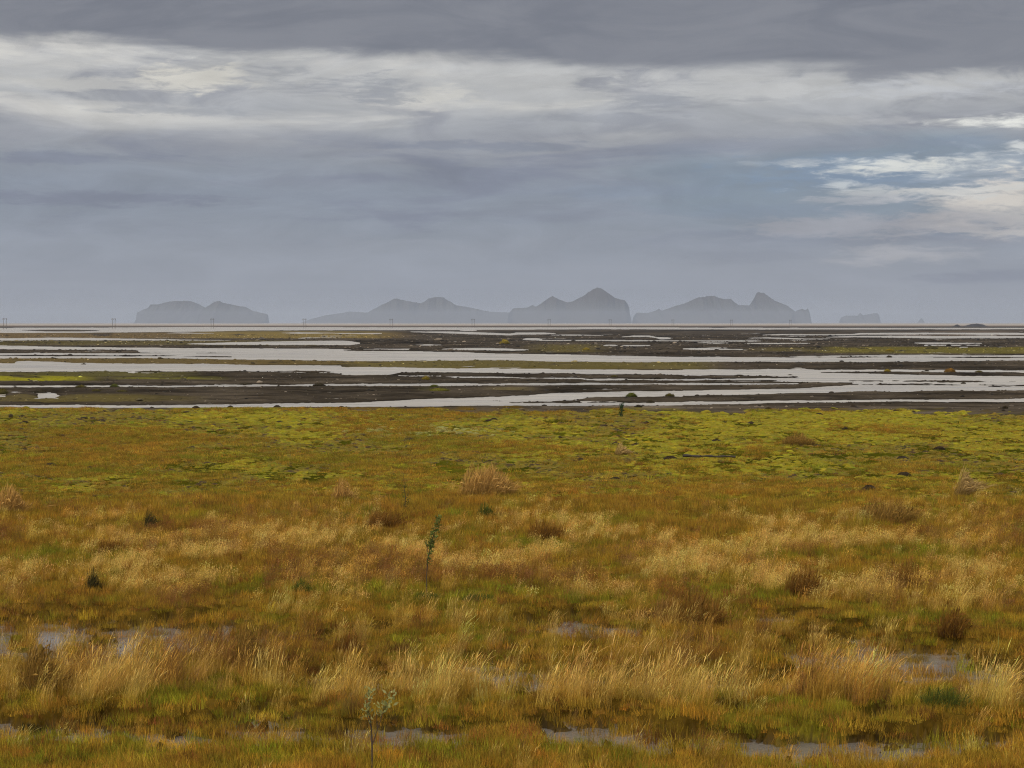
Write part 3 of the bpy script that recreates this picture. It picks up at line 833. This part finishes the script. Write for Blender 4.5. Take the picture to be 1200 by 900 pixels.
# low shrubs and turf hummocks out on the gravel
SH = [  # pixel base, half width, height, green-gold-dark
    (591, 403.5, 6.5, 6.5, 'gold', 'bright yellow bush alone on the dark far gravel'),
    (740, 467, 7, 6, 'green', 'round green bush on the gravel spit between two river arms'),
    (785, 466, 6, 4.5, 'olive', 'flat olive bush near the tip of the gravel spit'),
    (762, 471, 5.5, 4, 'dark', 'dark low bush at the water edge of the gravel spit'),
    (3, 461, 8, 8, 'olive', 'olive bush on dark gravel at the picture edge'),
    (47, 459.5, 8, 5, 'dark', 'dark low hummock beside a small bright puddle on the gravel'),
    (95, 454.5, 8, 4.5, 'olive', 'dark olive hummock on the bank of the thin stream, the first of two'),
    (134, 454, 6, 5, 'green', 'green hummock on the bank of the thin stream, the second of two'),
    (113, 460.5, 6, 3, 'olive', 'flat olive hummock between stream and dark gravel'),
    (143, 461, 7, 2.5, 'olive', 'low olive patch of plants on dark gravel below the green hummock'),
    (288, 450, 8, 3.5, 'dark', 'long dark hummock above the thin stream'),
    (374, 453, 8, 4.5, 'dark', 'dark hummock standing on the brim of the thin stream'),
    (499, 446.5, 5, 5.5, 'gold', 'small yellow-topped bush between two narrow channels'),
    (509, 454, 6, 3.5, 'green', 'small green hummock at the stream below the yellow-topped bush'),
    (515, 460, 14, 4, 'moss', 'long mossy green mat lying on the dark gravel'),
    (687, 411, 5, 3.5, 'gold', 'tiny yellow-green bush on far olive bank'),
    (1043, 412.5, 5.5, 4, 'gold', 'yellow bush on the olive bank beyond the wide channel'),
    (1042, 418.5, 3.5, 3, 'dark', 'dark clod standing in the channel under the yellow bush'),
    (1113, 435.5, 7.5, 5.5, 'rustgold', 'orange-brown bush at the water on the gravel tongue'),
    (1040, 435.5, 4.5, 3.5, 'gold', 'small yellowish bush near the tip of the gravel tongue'),
    (1086, 434.5, 3, 2.5, 'dark', 'small dark bush between yellowish and orange-brown ones'),
    (1147, 435.5, 5, 2.5, 'olive', 'flat olive bush past the orange-brown one on the tongue'),
    (1129, 449, 3.2, 2.6, 'dark', 'dark clod in open water near the shore of dark gravel'),
    (866, 441.5, 6.5, 2.2, 'dark', 'long dark clump of turf in the pale wide channel'),
    (926, 439, 3, 1.6, 'dark', 'small dark turf clump alone in the pale channel'),
    (770, 443.5, 5, 2.5, 'dark', 'dark hummock by the narrow channel in midstream gravel'),
    (720, 442, 4.5, 2.2, 'olive', 'dim olive hummock in midstream gravel, paler than its neighbour'),
    (139, 412.5, 3.5, 2.2, 'dark', 'dark clod on the shoal where the far channel widens'),
    (98, 426.5, 3, 1.8, 'dark', 'tiny dark clod on the brown bank of the broad channel'),
    (1178, 481.5, 4, 3.8, 'dark', 'dark turf clod on the brown near shore'),
    (748, 480.5, 5, 3.5, 'dark', 'dark turf clod on the near shore by the tiny green seedling'),
    (1170, 458, 3.4, 2.6, 'dark', 'dark clod topping the gravel rim beside the river')]
SC = {'gold': ((.16, .12, .015), (.36, .27, .03)), 'green': ((.04, .05, .012), (.13, .14, .02)), 'olive': ((.05, .045, .015), (.13, .105, .02)), 'dark': ((.025, .02, .012), (.06, .046, .022)),
      'moss': ((.12, .11, .015), (.19, .175, .015)), 'rustgold': ((.09, .06, .015), (.28, .14, .025))}
for k, (bx, by, wp, hp, kind, lab) in enumerate(SH):
    x, y = G(bx, by, .05); x, y = float(x), float(y)
    z = float(max(ground_z(np.array([x]), np.array([y]))[0], -.02))
    d = y / F
    w, h = wp * d, hp * d
    dm = dome(w * .85, h * .72, 800 + k, 22, 9, .5)
    dm[0][:, 1] *= .8
    bl = blades(420, h, .4, w * .9, .012 + .010 * d * 10, .5, seed=830 + k, segs=2)
    g = join(dm, bl)
    rr = np.clip(np.hypot(g[0][:, 0], g[0][:, 1] / .9) / w, 0, 1)
    g[0][len(dm[0]):, 2] *= (1 - .6 * rr ** 2)[len(dm[0]):]
    o = plant_mesh('low_bush' if kind != 'dark' else 'turf_clod', g, *SC[kind], loc=(x, y, z))
    tag(o, lab, 'bush' if kind != 'dark' else 'turf clod')

# loose clods that look alike, on the near shore and on the moss
proto = None
CL = [(14, 491), (29, 497), (26, 491.5), (58, 488), (75, 499), (82, 500), (108, 497), (96, 503), (140, 521), (276, 494), (328, 497), (350, 500), (357, 494), (452, 490), (573, 495), (580, 494.5), (637, 499.5), (612, 500), (745, 524), (757, 497),
      (880, 499), (850, 498), (1146, 521), (1058, 540), (1073, 568), (1060, 560), (1018, 578), (60, 548), (105, 550), (250, 548), (785, 541.5), (930, 490), (960, 489), (1190, 494), (270, 479), (230, 479.6), (325, 478), (400, 480), (1050, 484), (1070, 485),
      (1000, 477.8), (900, 481), (680, 542), (655, 515), (720, 565), (840, 520), (990, 505), (1100, 530)]
for k, (bx, by) in enumerate(CL):
    x, y, z = place(bx, by)
    if proto is None or k % 8 == 0:
        g = join(dome(.24, .17, 900 + k, 16, 7, .6), blades(40, .14, .5, .22, .014, .5, seed=905 + k, segs=2))
        proto = plant_mesh('mud_clod', g, (.028, .02, .012), (.05, .034, .016)); o = proto
    else:
        o = proto.copy(); COL.objects.link(o)
    s = float(rng.uniform(.4, .85))
    o.location = (x, y, z - .02); o.rotation_euler = (0, 0, float(rng.uniform(0, 6.28))); o.scale = (s * 1.3, s, s)
    tag(o, 'small dark clod of mud and roots lying on the mossy flat', 'clod', 'mud clods on the mossy flat')


# ------------------------------------------------------------------ saplings and a fallen log
def tube(pts, rad, ns=7):
    pts = np.array(pts, float); V = []; Q = []
    for k, p in enumerate(pts):
        d = pts[min(k + 1, len(pts) - 1)] - pts[max(k - 1, 0)]; d /= np.linalg.norm(d) + 1e-9
        a = np.cross(d, (0, 1, .1)); a /= np.linalg.norm(a); b = np.cross(d, a)
        for j in range(ns):
            w = 2 * math.pi * j / ns
            V.append(p + rad[k] * (a * math.cos(w) + b * math.sin(w)))
    for k in range(len(pts) - 1):
        for j in range(ns):
            Q.append([k * ns + j, k * ns + (j + 1) % ns, (k + 1) * ns + (j + 1) % ns, (k + 1) * ns + j])
    return np.array(V), np.array(Q)


def tubes(ls):
    V = []; Q = []; o = 0
    for p, r in ls:
        v, q = tube(p, r); V.append(v); Q.append(q + o); o += len(v)
    return np.concatenate(V), np.concatenate(Q)


BARK = plain('bark', (.075, .055, .04), .9, .4, 40)
WOOD = plain('weathered_wood', (.06, .05, .042), .85, .4, 12, .3)


def leaves_geo(cent, n, size, sprd, r):
    """n small pointed leaves round the given points"""
    V = []; Q = []; T = []; W = []
    for k in range(n):
        c = cent[r.integers(len(cent))] + r.normal(0, sprd, 3)
        a = r.normal(0, 1, 3); a[2] = abs(a[2]) * .9 + .2; a /= np.linalg.norm(a)
        b = np.cross(a, r.normal(0, 1, 3)); b /= np.linalg.norm(b)
        L = size * r.uniform(.6, 1.3); w = L * .22
        base = len(V)
        V += [c, c + a * L * .45 + b * w, c + a * L, c + a * L * .45 - b * w]
        Q.append([base, base + 1, base + 2, base + 3]); q = r.uniform(.6, 1.4)
        T += [r.uniform(0, 1)] * 4; W += [q] * 4
    return np.array(V), np.array(Q), np.array(T), np.array(W)


def sapling(bx, by, h, path, branches, leafspec, ca, cb, label, name='willow_sapling', rad=.011):
    x, y, z = place(bx, by)
    root = tag(empty(name, (x, y, z)), label, 'sapling')
    p = [np.array([a * h, 0.02 * math.sin(5 * c), c * h]) for a, c in path]
    ls = [(p, np.linspace(rad, rad * .25, len(p)))]
    for br in branches:
        q = [np.array([a * h, b * h, c * h]) for a, b, c in br]
        ls.append((q, np.linspace(rad * .5, rad * .18, len(q))))
    V, Q = tubes(ls)
    mesh_obj('stem', V, Q, BARK, parent=root, smooth=True)
    r = np.random.default_rng(int(bx))
    gs = []
    for (pts, n, size, sp) in leafspec:
        cent = []
        for a, b in zip(pts[:-1], pts[1:]):
            for tt in np.linspace(0, 1, 6):
                cent.append((np.array(a) * (1 - tt) + np.array(b) * tt) * h)
        gs.append(leaves_geo(cent, n, size, sp, r))
    plant_mesh('leaves', join(*gs), ca, cb, parent=root)
    return root


sapling(500, 702, 1.27, [(0, 0), (.0, .25), (.015, .45), (.05, .65), (.11, .85), (.16, 1.0)], [[(.0, 0, .4), (.02, .02, .55)], [(.03, 0, .5), (.0, .0, .7), (-.01, 0, .78)]],
        [([(.02, 0, .42), (.06, 0, .66)], 60, .06, .02), ([(.06, 0, .66), (.16, 0, 1.02)], 240, .06, .028)], (.10, .12, .03), (.19, .23, .05), 'slim young willow with dark green leaves on its upper half, in straw grass')
sapling(436, 906, .82, [(0, 0), (.0, .3), (-.01, .55), (-.04, .75), (-.03, .95)], [[(0, 0, .3), (.07, .02, .5), (.15, .02, .75), (.22, .0, .88)], [(0, 0, .5), (-.06, -.03, .7), (-.07, -.02, .9)], [(.07, .02, .5), (.06, .05, .7), (.07, .03, .8)]],
        [([(-.08, 0, .68), (-.03, 0, 1.0)], 90, .055, .03), ([(.12, 0, .72), (.25, 0, .95)], 90, .055, .035)], (.27, .27, .09), (.45, .44, .18), 'bare forked young willow with few grey-green leaves, closest of the saplings to the camera')
sapling(475, 604, .98, [(0, 0), (.0, .4), (-.03, .7), (-.05, 1.0)], [[(0, 0, .3), (.08, 0, .5), (.12, 0, .75)]], [([(0, 0, .05), (.03, 0, .4)], 60, .06, .05), ([(-.02, 0, .5), (-.04, 0, .8)], 14, .05, .03)], (.05, .055, .02), (.12, .12, .04),
        'thin almost leafless sapling at the front edge of the moss', rad=.009)
sapling(728, 491, .62, [(0, 0), (.0, .5), (.02, 1.0)], [[(0, 0, .2), (.1, 0, .5)], [(0, 0, .2), (-.1, 0, .45)]], [([(0, 0, .1), (.02, 0, 1)], 190, .1, .05)], (.02, .055, .02), (.04, .09, .03), 'tiny dark green seedling on the near river shore')

x, y, z = place(831, 542.5)
L = 62 * y / F
n = 14
pts = [np.array([(-.5 + k / (n - 1)) * L, .02 * math.sin(k), .15 + .012 * math.sin(k * 1.3) - .03 * k / n]) for k in range(n)]
V, Q = tube(pts, [.033 + .010 * math.sin(k * 2.1) + .014 * (k < 4) for k in range(n)], 9)
V2, Q2 = tube([np.array([-.12 * L, 0, .08]), np.array([-.16 * L, -.05, .16]), np.array([-.19 * L, -.06, .2])], [.014, .01, .006])
r = empty('fallen_log', (x, y, z), .04)
tag(r, 'long thin grey driftwood log lying on the green moss', 'log')
mesh_obj('trunk', V, Q, WOOD, parent=r, smooth=True); mesh_obj('branch_stub', V2, Q2, WOOD, parent=r, smooth=True)


# ------------------------------------------------------------------ power line and gravel heaps on the skyline
def boxm(ls):
    V = []; Q = []
    for x0, x1, y0, y1, z0, z1 in ls:
        o = len(V)
        V += [(x0, y0, z0), (x1, y0, z0), (x1, y1, z0), (x0, y1, z0), (x0, y0, z1), (x1, y0, z1), (x1, y1, z1), (x0, y1, z1)]
        Q += [[o, o + 3, o + 2, o + 1], [o + 4, o + 5, o + 6, o + 7], [o, o + 1, o + 5, o + 4], [o + 1, o + 2, o + 6, o + 5], [o + 2, o + 3, o + 7, o + 6], [o + 3, o, o + 4, o + 7]]
    return np.array(V, float), np.array(Q)


POLEM = plain('weathered_pole', (.13, .115, .10), .9, .3, 2)
PORC = plain('insulator_porcelain', (.09, .06, .05), .4, .2, 9)
POLES = [(6, 1430, 'in open plain by the picture edge, farthest from the islands'), (133.5, 1490, 'just before the flat-topped island, over open plain'), (249, 1560, 'in front of the pair of islands standing alone'),
         (357, 1640, 'at the low tapering end of the long pale island'), (458.5, 1720, 'under the first soft cone hill of the long island'), (554.5, 1800, 'under the falling slope of the long island'),
         (643.5, 1900, 'under the smaller peak of the tallest island'), (715, 2020, 'under the cliff shoulder of the tallest island'), (788.5, 2140, 'under the low slope before the rounded hump'),
         (857, 2280, 'under the saddle beside the rounded hump'), (926, 2420, 'under the hooked sharp peak, near the small jagged cliff')]
base = None
for k, (px_, d, w) in enumerate(POLES):
    if base is None:
        root = empty('power_pole', (0, 0, 0))
        kids = []
        for s in (-1, 1):
            v, q = tube([np.array([s * 1.2, 0, -.6]), np.array([s * 1.2, 0, 4]), np.array([s * 1.2, 0, 8.0])], [.16, .15, .12], 8)
            kids.append(mesh_obj('post', v, q, POLEM, parent=root, smooth=True))
        v, q = boxm([(-1.9, 1.9, -.30, -.14, 7.3, 7.5)]); kids.append(mesh_obj('crossarm', v, q, POLEM, parent=root))
        for s in (-1.75, 0, 1.75):
            v, q = tube([np.array([s, -.22, 7.29]), np.array([s, -.22, 7.0]), np.array([s, -.22, 6.6])], [.06, .1, .07], 8)
            kids.append(mesh_obj('insulator', v, q, PORC, parent=root, smooth=True))
        base = (root, kids)
    else:
        root = base[0].copy(); COL.objects.link(root)
        for c in base[1]:
            e = c.copy(); COL.objects.link(e); e.parent = root
    x = (px_ - 600) / F * d
    root.location = (x, d, 0.0); root.rotation_euler = (0, 0, -.35 - .04 * k)
    tag(root, 'H-frame wooden power pole ' + w, 'power pole', 'power poles along the skyline')

HEAPM = plain('heap_gravel', (.035, .032, .034), .95, .4, .8, .5)
for pts, d, lab in [([(1115, 383.2), (1118, 381.4), (1121.4, 379.8), (1124, 381.2), (1127, 382.8)], 2110, 'small pointed dark gravel heap beside the wider one'),
                    ([(1126, 383.2), (1130, 381.9), (1137, 379.9), (1144.4, 379.0), (1152, 380.2), (1156, 382), (1160, 383.2)], 2100, 'wide dark gravel heap on the skyline')]:
    pts = np.array(pts); X = (pts[:, 0] - 600) / F * d; Z = np.maximum((HOR - pts[:, 1]) / F * d + H, 0)
    xs = np.linspace(X[0], X[-1], 46); zs = np.interp(xs, X, Z)
    dep = (X[-1] - X[0]) * .32; tt = np.linspace(-1, 1, 23)
    gx, gt = np.meshgrid(xs, tt)
    hz = zs[None, :] * (1 - np.abs(gt) ** 1.3) * (.9 + .2 * fbm(gx / 2, gt * dep / 2, 950, 3)) - .1
    V = np.stack([gx - xs.mean(), gt * dep, hz], -1).reshape(-1, 3)
    i = (np.arange(22)[:, None] * 46 + np.arange(45)[None, :]).ravel()
    o = mesh_obj('gravel_heap', V, np.stack([i, i + 1, i + 47, i + 46], 1), HEAPM, smooth=True)
    o.location = (xs.mean(), d, 0)
    tag(o, lab, 'gravel heap')


# ------------------------------------------------------------------ haze
hm, t = new_mat('haze_air')
out = t.node('ShaderNodeOutputMaterial'); pv = t.node('ShaderNodeVolumePrincipled')
pv.inputs['Color'].default_value = (.47, .545, .70, 1)
pv.inputs['Density'].default_value = 0.85e-4
pv.inputs['Anisotropy'].default_value = 0.0
t.l.new(pv.outputs[0], out.inputs['Volume'])
v, q = boxm([(-12500, 12500, -2500, 13500, -4.5, 260)])
hz = mesh_obj('haze', v, q, hm)
tag(hz, 'pale grey sea haze veiling the islands', 'haze', kind='stuff')

mm, t = new_mat('mist_air')
out = t.node('ShaderNodeOutputMaterial'); pv = t.node('ShaderNodeVolumePrincipled')
pv.inputs['Color'].default_value = (.55, .64, .80, 1); pv.inputs['Density'].default_value = 9e-5
t.l.new(pv.outputs[0], out.inputs['Volume'])
v, q = boxm([(-6500, 6500, 2650, 8450, .6, 48)])
tag(mesh_obj('sea_mist', v, q, mm), 'low pale bank of sea mist lying before the islands', 'mist', kind='stuff')

# ------------------------------------------------------------------ sky and sun
SUN_EL, SUN_AZ = R(34), R(232)          # azimuth clockwise from +Y (the view): behind, to one side
w = bpy.data.worlds.new('World'); scene.world = w; w.use_nodes = True
w.node_tree.nodes.clear(); t = NT(w.node_tree)
out = t.node('ShaderNodeOutputWorld'); bg = t.node('ShaderNodeBackground'); bg.inputs['Strength'].default_value = .1
sky = t.node('ShaderNodeTexSky', sky_type='NISHITA'); sky.sun_disc = False
sky.sun_elevation = SUN_EL; sky.sun_rotation = SUN_AZ; sky.air_density = 1.0; sky.dust_density = 2.0
tc = t.node('ShaderNodeTexCoord'); dirv = tc.outputs['Generated']
sp = t.node('ShaderNodeSeparateXYZ'); t.l.new(dirv, sp.inputs[0])
dx, dy, dz = sp.outputs
az = t.m('ARCTAN2', dx, dy)
hor = t.m('SQRT', t.m('ADD', t.m('MULTIPLY', dx, dx), t.m('MULTIPLY', dy, dy)))
el = t.m('DIVIDE', t.m('MAXIMUM', dz, 0.0), t.m('MAXIMUM', hor, .05))        # tangent of the height above the horizon
den = t.m('ADD', t.m('MAXIMUM', dz, 0.0), .035)
cloudp = t.xyz(t.m('DIVIDE', dx, den), t.m('DIVIDE', dy, den), 0.0)            # where the ray meets a cloud sheet


def S(r, g, b, k=1.0):
    c = lin(r, g, b) * 10 * k
    return (float(c[0]), float(c[1]), float(c[2]), 1.0)


na = t.noise(cloudp, .55, 7, .58, .6)
nb = t.noise(t.xyz(t.m('MULTIPLY', az, 11.0), t.m('MULTIPLY', el, 46.0), 1.3), 1.0, 8, .6, .9)
flat = t.xyz(t.m('MULTIPLY', az, 9.0), t.m('MULTIPLY', el, 60.0), 3.0)
nc_ = t.noise(flat, 1.0, 6, .55, .5)
na0 = t.m('SUBTRACT', na, .5); nb0 = t.m('SUBTRACT', nb, .5); nc0 = t.m('SUBTRACT', nc_, .5)
e1 = t.m('ADD', el, t.m('ADD', t.m('MULTIPLY', nc0, .030), t.m('MULTIPLY', na0, .018)))
ramp = t.node('ShaderNodeValToRGB')
E = ramp.color_ramp.elements
stops = [(0.0, S(164, 168, 176)), (.02, S(153, 159, 170)), (.045, S(142, 150, 163)), (.062, S(136, 145, 160)), (.076, S(140, 147, 159)), (.088, S(156, 159, 166)), (.102, S(174, 176, 180)), (.118, S(192, 192, 191)), (.142, S(190, 190, 191)), (.2, S(160, 162, 168))]
while len(E) < len(stops):
    E.new(.5)
for e, (p, c) in zip(E, stops):
    e.position = p * 4; e.color = c
t.l.new(t.m('MULTIPLY', e1, 4.0), ramp.inputs[0])
col = ramp.outputs[0]
# torn grey cloud over the bright band
wisp = t.m('MULTIPLY', t.ss(.45, .60, nb), t.m('MULTIPLY', t.ss(.07, .10, el), .85))
col = t.mix(wisp, col, S(150, 152, 160))
glow = t.m('MULTIPLY', t.ss(.50, .64, na), t.m('MULTIPLY', t.ss(.085, .105, el), .8))
col = t.mix(glow, col, S(222, 219, 212))
low = t.m('MULTIPLY', t.ss(.46, .66, nc_), t.m('MULTIPLY', t.ss(.03, .05, el), t.ss(.105, .08, el)))
col = t.mix(t.m('MULTIPLY', low, .8), col, S(119, 125, 144))
# a break in the cloud: clear sky and lit cloud edges
bx_ = t.m('DIVIDE', t.m('SUBTRACT', az, .19), .15); by_ = t.m('DIVIDE', t.m('SUBTRACT', el, .068), .030)
br = t.m('SUBTRACT', 1.0, t.m('SQRT', t.m('ADD', t.m('MULTIPLY', bx_, bx_), t.m('MULTIPLY', by_, by_))))
brk = t.ss(-.05, .45, t.m('ADD', br, t.m('MULTIPLY', na0, 1.4)))
col = t.mix(t.m('MULTIPLY', brk, .75), col, t.mix(.5, t.mul(sky.outputs[0], .55), S(128, 152, 182)))
fl2 = t.noise(t.xyz(t.m('MULTIPLY', az, 26.0), t.m('MULTIPLY', el, 150.0), 7.0), 1.0, 7, .62, .7)
fl3 = t.noise(t.xyz(t.m('MULTIPLY', az, 70.0), t.m('MULTIPLY', el, 330.0), 2.0), 1.0, 6, .62, .8)
fl0 = t.m('ADD', t.m('SUBTRACT', fl2, .5), t.m('MULTIPLY', t.m('SUBTRACT', fl3, .5), .75))
# separate banks and lit tears: bearing, height, half widths (all tangents), how solid, colour
for cx, cy, a_, b_, k, rag, c in [
        (1030, 205, 190, 34, .8, 1.2, (124, 146, 172)), (900, 250, 150, 16, .6, 1.0, (130, 146, 166)), (760, 225, 130, 12, .5, 1.0, (130, 144, 164)),
        (1000, 268, 170, 22, .8, 1.1, (166, 166, 173)), (1060, 300, 120, 20, .95, 1.0, (182, 182, 186)), (1165, 326, 130, 12, .8, .9, (120, 127, 146)), (880, 300, 120, 10, .6, 1.1, (134, 140, 155)), (1160, 285, 90, 10, .7, 1.2, (136, 141, 154)),
        (560, 172, 180, 8, .6, 1.2, (124, 131, 148)), (120, 236, 200, 12, .8, 1.2, (120, 126, 145)), (80, 190, 150, 10, .7, 1.2, (122, 128, 146)), (350, 215, 160, 10, .5, 1.2, (130, 136, 151)),
        (300, 66, 140, 12, .8, 1.3, (212, 211, 207)), (235, 96, 75, 20, .9, 1.3, (224, 220, 209)), (90, 106, 110, 9, .7, 1.3, (206, 204, 199)), (520, 112, 60, 16, .7, 1.5, (214, 211, 203)), (640, 82, 260, 10, .7, 1.4, (203, 203, 202)),
        (860, 108, 170, 18, .75, 1.3, (200, 200, 199)), (1080, 112, 150, 16, .7, 1.3, (196, 198, 202)), (980, 146, 110, 6, .35, 1.3, (204, 203, 200)),
        (335, 88, 50, 14, .6, 1.6, (158, 160, 166)), (450, 100, 60, 22, .75, 1.8, (154, 157, 164)), (770, 120, 60, 18, .8, 1.6, (150, 153, 161)), (680, 140, 120, 10, .6, 1.4, (152, 155, 163)), (150, 270, 220, 14, .5, 1.2, (136, 143, 157)), (480, 290, 240, 14, .5, 1.2, (150, 156, 167)), (640, 250, 160, 12, .5, 1.2, (132, 139, 154)), (200, 320, 220, 12, .4, 1.2, (150, 157, 169)), (200, 135, 120, 8, .6, 1.4, (158, 161, 168)),
        (960, 172, 170, 14, .7, 1.2, (142, 147, 159)), (1120, 172, 90, 9, .8, 1.2, (134, 148, 166)),
        (1195, 250, 130, 46, .9, 1.1, (198, 194, 190)), (1150, 205, 130, 30, .5, 1.4, (176, 184, 194)), (1062, 198, 85, 13, .9, 1.5, (236, 237, 230)), (1168, 150, 70, 7, 1.0, 1.2, (243, 243, 236)), (1185, 238, 60, 24, .85, 1.6, (232, 224, 212)), (1010, 228, 60, 10, .6, 1.6, (222, 221, 215)), (1120, 228, 60, 7, .8, 1.8, (218, 217, 212)),
        (878, 194, 20, 5, .25, 1.6, (205, 208, 208)), (942, 193, 30, 5, .3, 1.6, (212, 213, 210)), (985, 220, 20, 8, .8, 1.5, (214, 220, 222)), (1195, 178, 25, 6, .9, 1.4, (228, 230, 228)),
        (1000, 236, 90, 8, .6, 1.3, (178, 180, 186)), (1120, 262, 110, 16, .65, 1.2, (168, 166, 170))]:
    X_ = t.m('MULTIPLY', t.m('SUBTRACT', az, math.atan((cx - 600) / F)), F / a_)
    Y_ = t.m('MULTIPLY', t.m('SUBTRACT', el, (HOR - cy) / F), F / b_)
    q_ = t.m('SUBTRACT', 1.0, t.m('SQRT', t.m('ADD', t.m('MULTIPLY', X_, X_), t.m('MULTIPLY', Y_, Y_))))
    soft = c[0] > 200 and cy > 130
    q_ = t.m('ADD', q_, t.m('MULTIPLY', t.m('ADD', fl0, t.m('MULTIPLY', nb0, .6)), rag * (2.3 if soft else 1.7)))
    col = t.mix(t.m('MULTIPLY', t.ss(-.25 if soft else 0.0, 1.05 if soft else .75, q_), k), col, S(*c))
nd = t.noise(t.xyz(t.m('MULTIPLY', az, 17.0), t.m('MULTIPLY', el, 62.0), 5.0), 1.0, 9, .62, .7)
tex = t.m('MULTIPLY_ADD', t.m('MULTIPLY', t.m('SUBTRACT', nd, .5), t.ss(-.02, .05, el)), .72, 1.0)
col = t.mul(col, tex)
# dark cloud deck overhead, its edge lower towards one side
ed = t.m('ADD', t.m('SUBTRACT', el, t.m('SUBTRACT', .128, t.m('MULTIPLY', az, .028))), t.m('ADD', t.m('MULTIPLY', nc0, .022), t.m('MULTIPLY', nb0, .016)))
deck = t.ss(-.003, .008, ed)
col = t.mix(deck, col, t.mix(t.ss(.35, .65, nb), S(116, 119, 129), S(132, 134, 142)))
# thin bright overcast higher up and behind
high = t.ss(.20, .60, el)
col = t.mix(high, col, t.mix(t.ss(.3, .7, na), S(205, 206, 208, 1.45), S(240, 234, 224, 1.6)))
col = t.mix(.04, col, sky.outputs[0])
t.l.new(col, bg.inputs['Color']); t.l.new(bg.outputs[0], out.inputs['Surface'])

sd = bpy.data.lights.new('sun', 'SUN'); sd.energy = 1.5; sd.angle = R(10); sd.color = (1, .87, .66)
so = bpy.data.objects.new('sun', sd); COL.objects.link(so)
dsun = np.array([math.sin(SUN_AZ) * math.cos(SUN_EL), math.cos(SUN_AZ) * math.cos(SUN_EL), math.sin(SUN_EL)])
from mathutils import Vector
so.rotation_euler = Vector(dsun.tolist()).to_track_quat('Z', 'Y').to_euler()

# ------------------------------------------------------------------ render look
vs = scene.view_settings
vs.view_transform = 'Standard'; vs.look = 'None'; vs.exposure = 0; vs.gamma = 1; vs.use_curve_mapping = False
cy = scene.cycles
cy.use_denoising = True; cy.denoising_input_passes = 'RGB_ALBEDO_NORMAL'; cy.denoising_prefilter = 'NONE'; cy.filter_width = 1.15
cy.max_bounces = 6; cy.diffuse_bounces = 3; cy.glossy_bounces = 3; cy.transmission_bounces = 4; cy.volume_bounces = 1; cy.transparent_max_bounces = 8
cy.volume_step_rate = 1
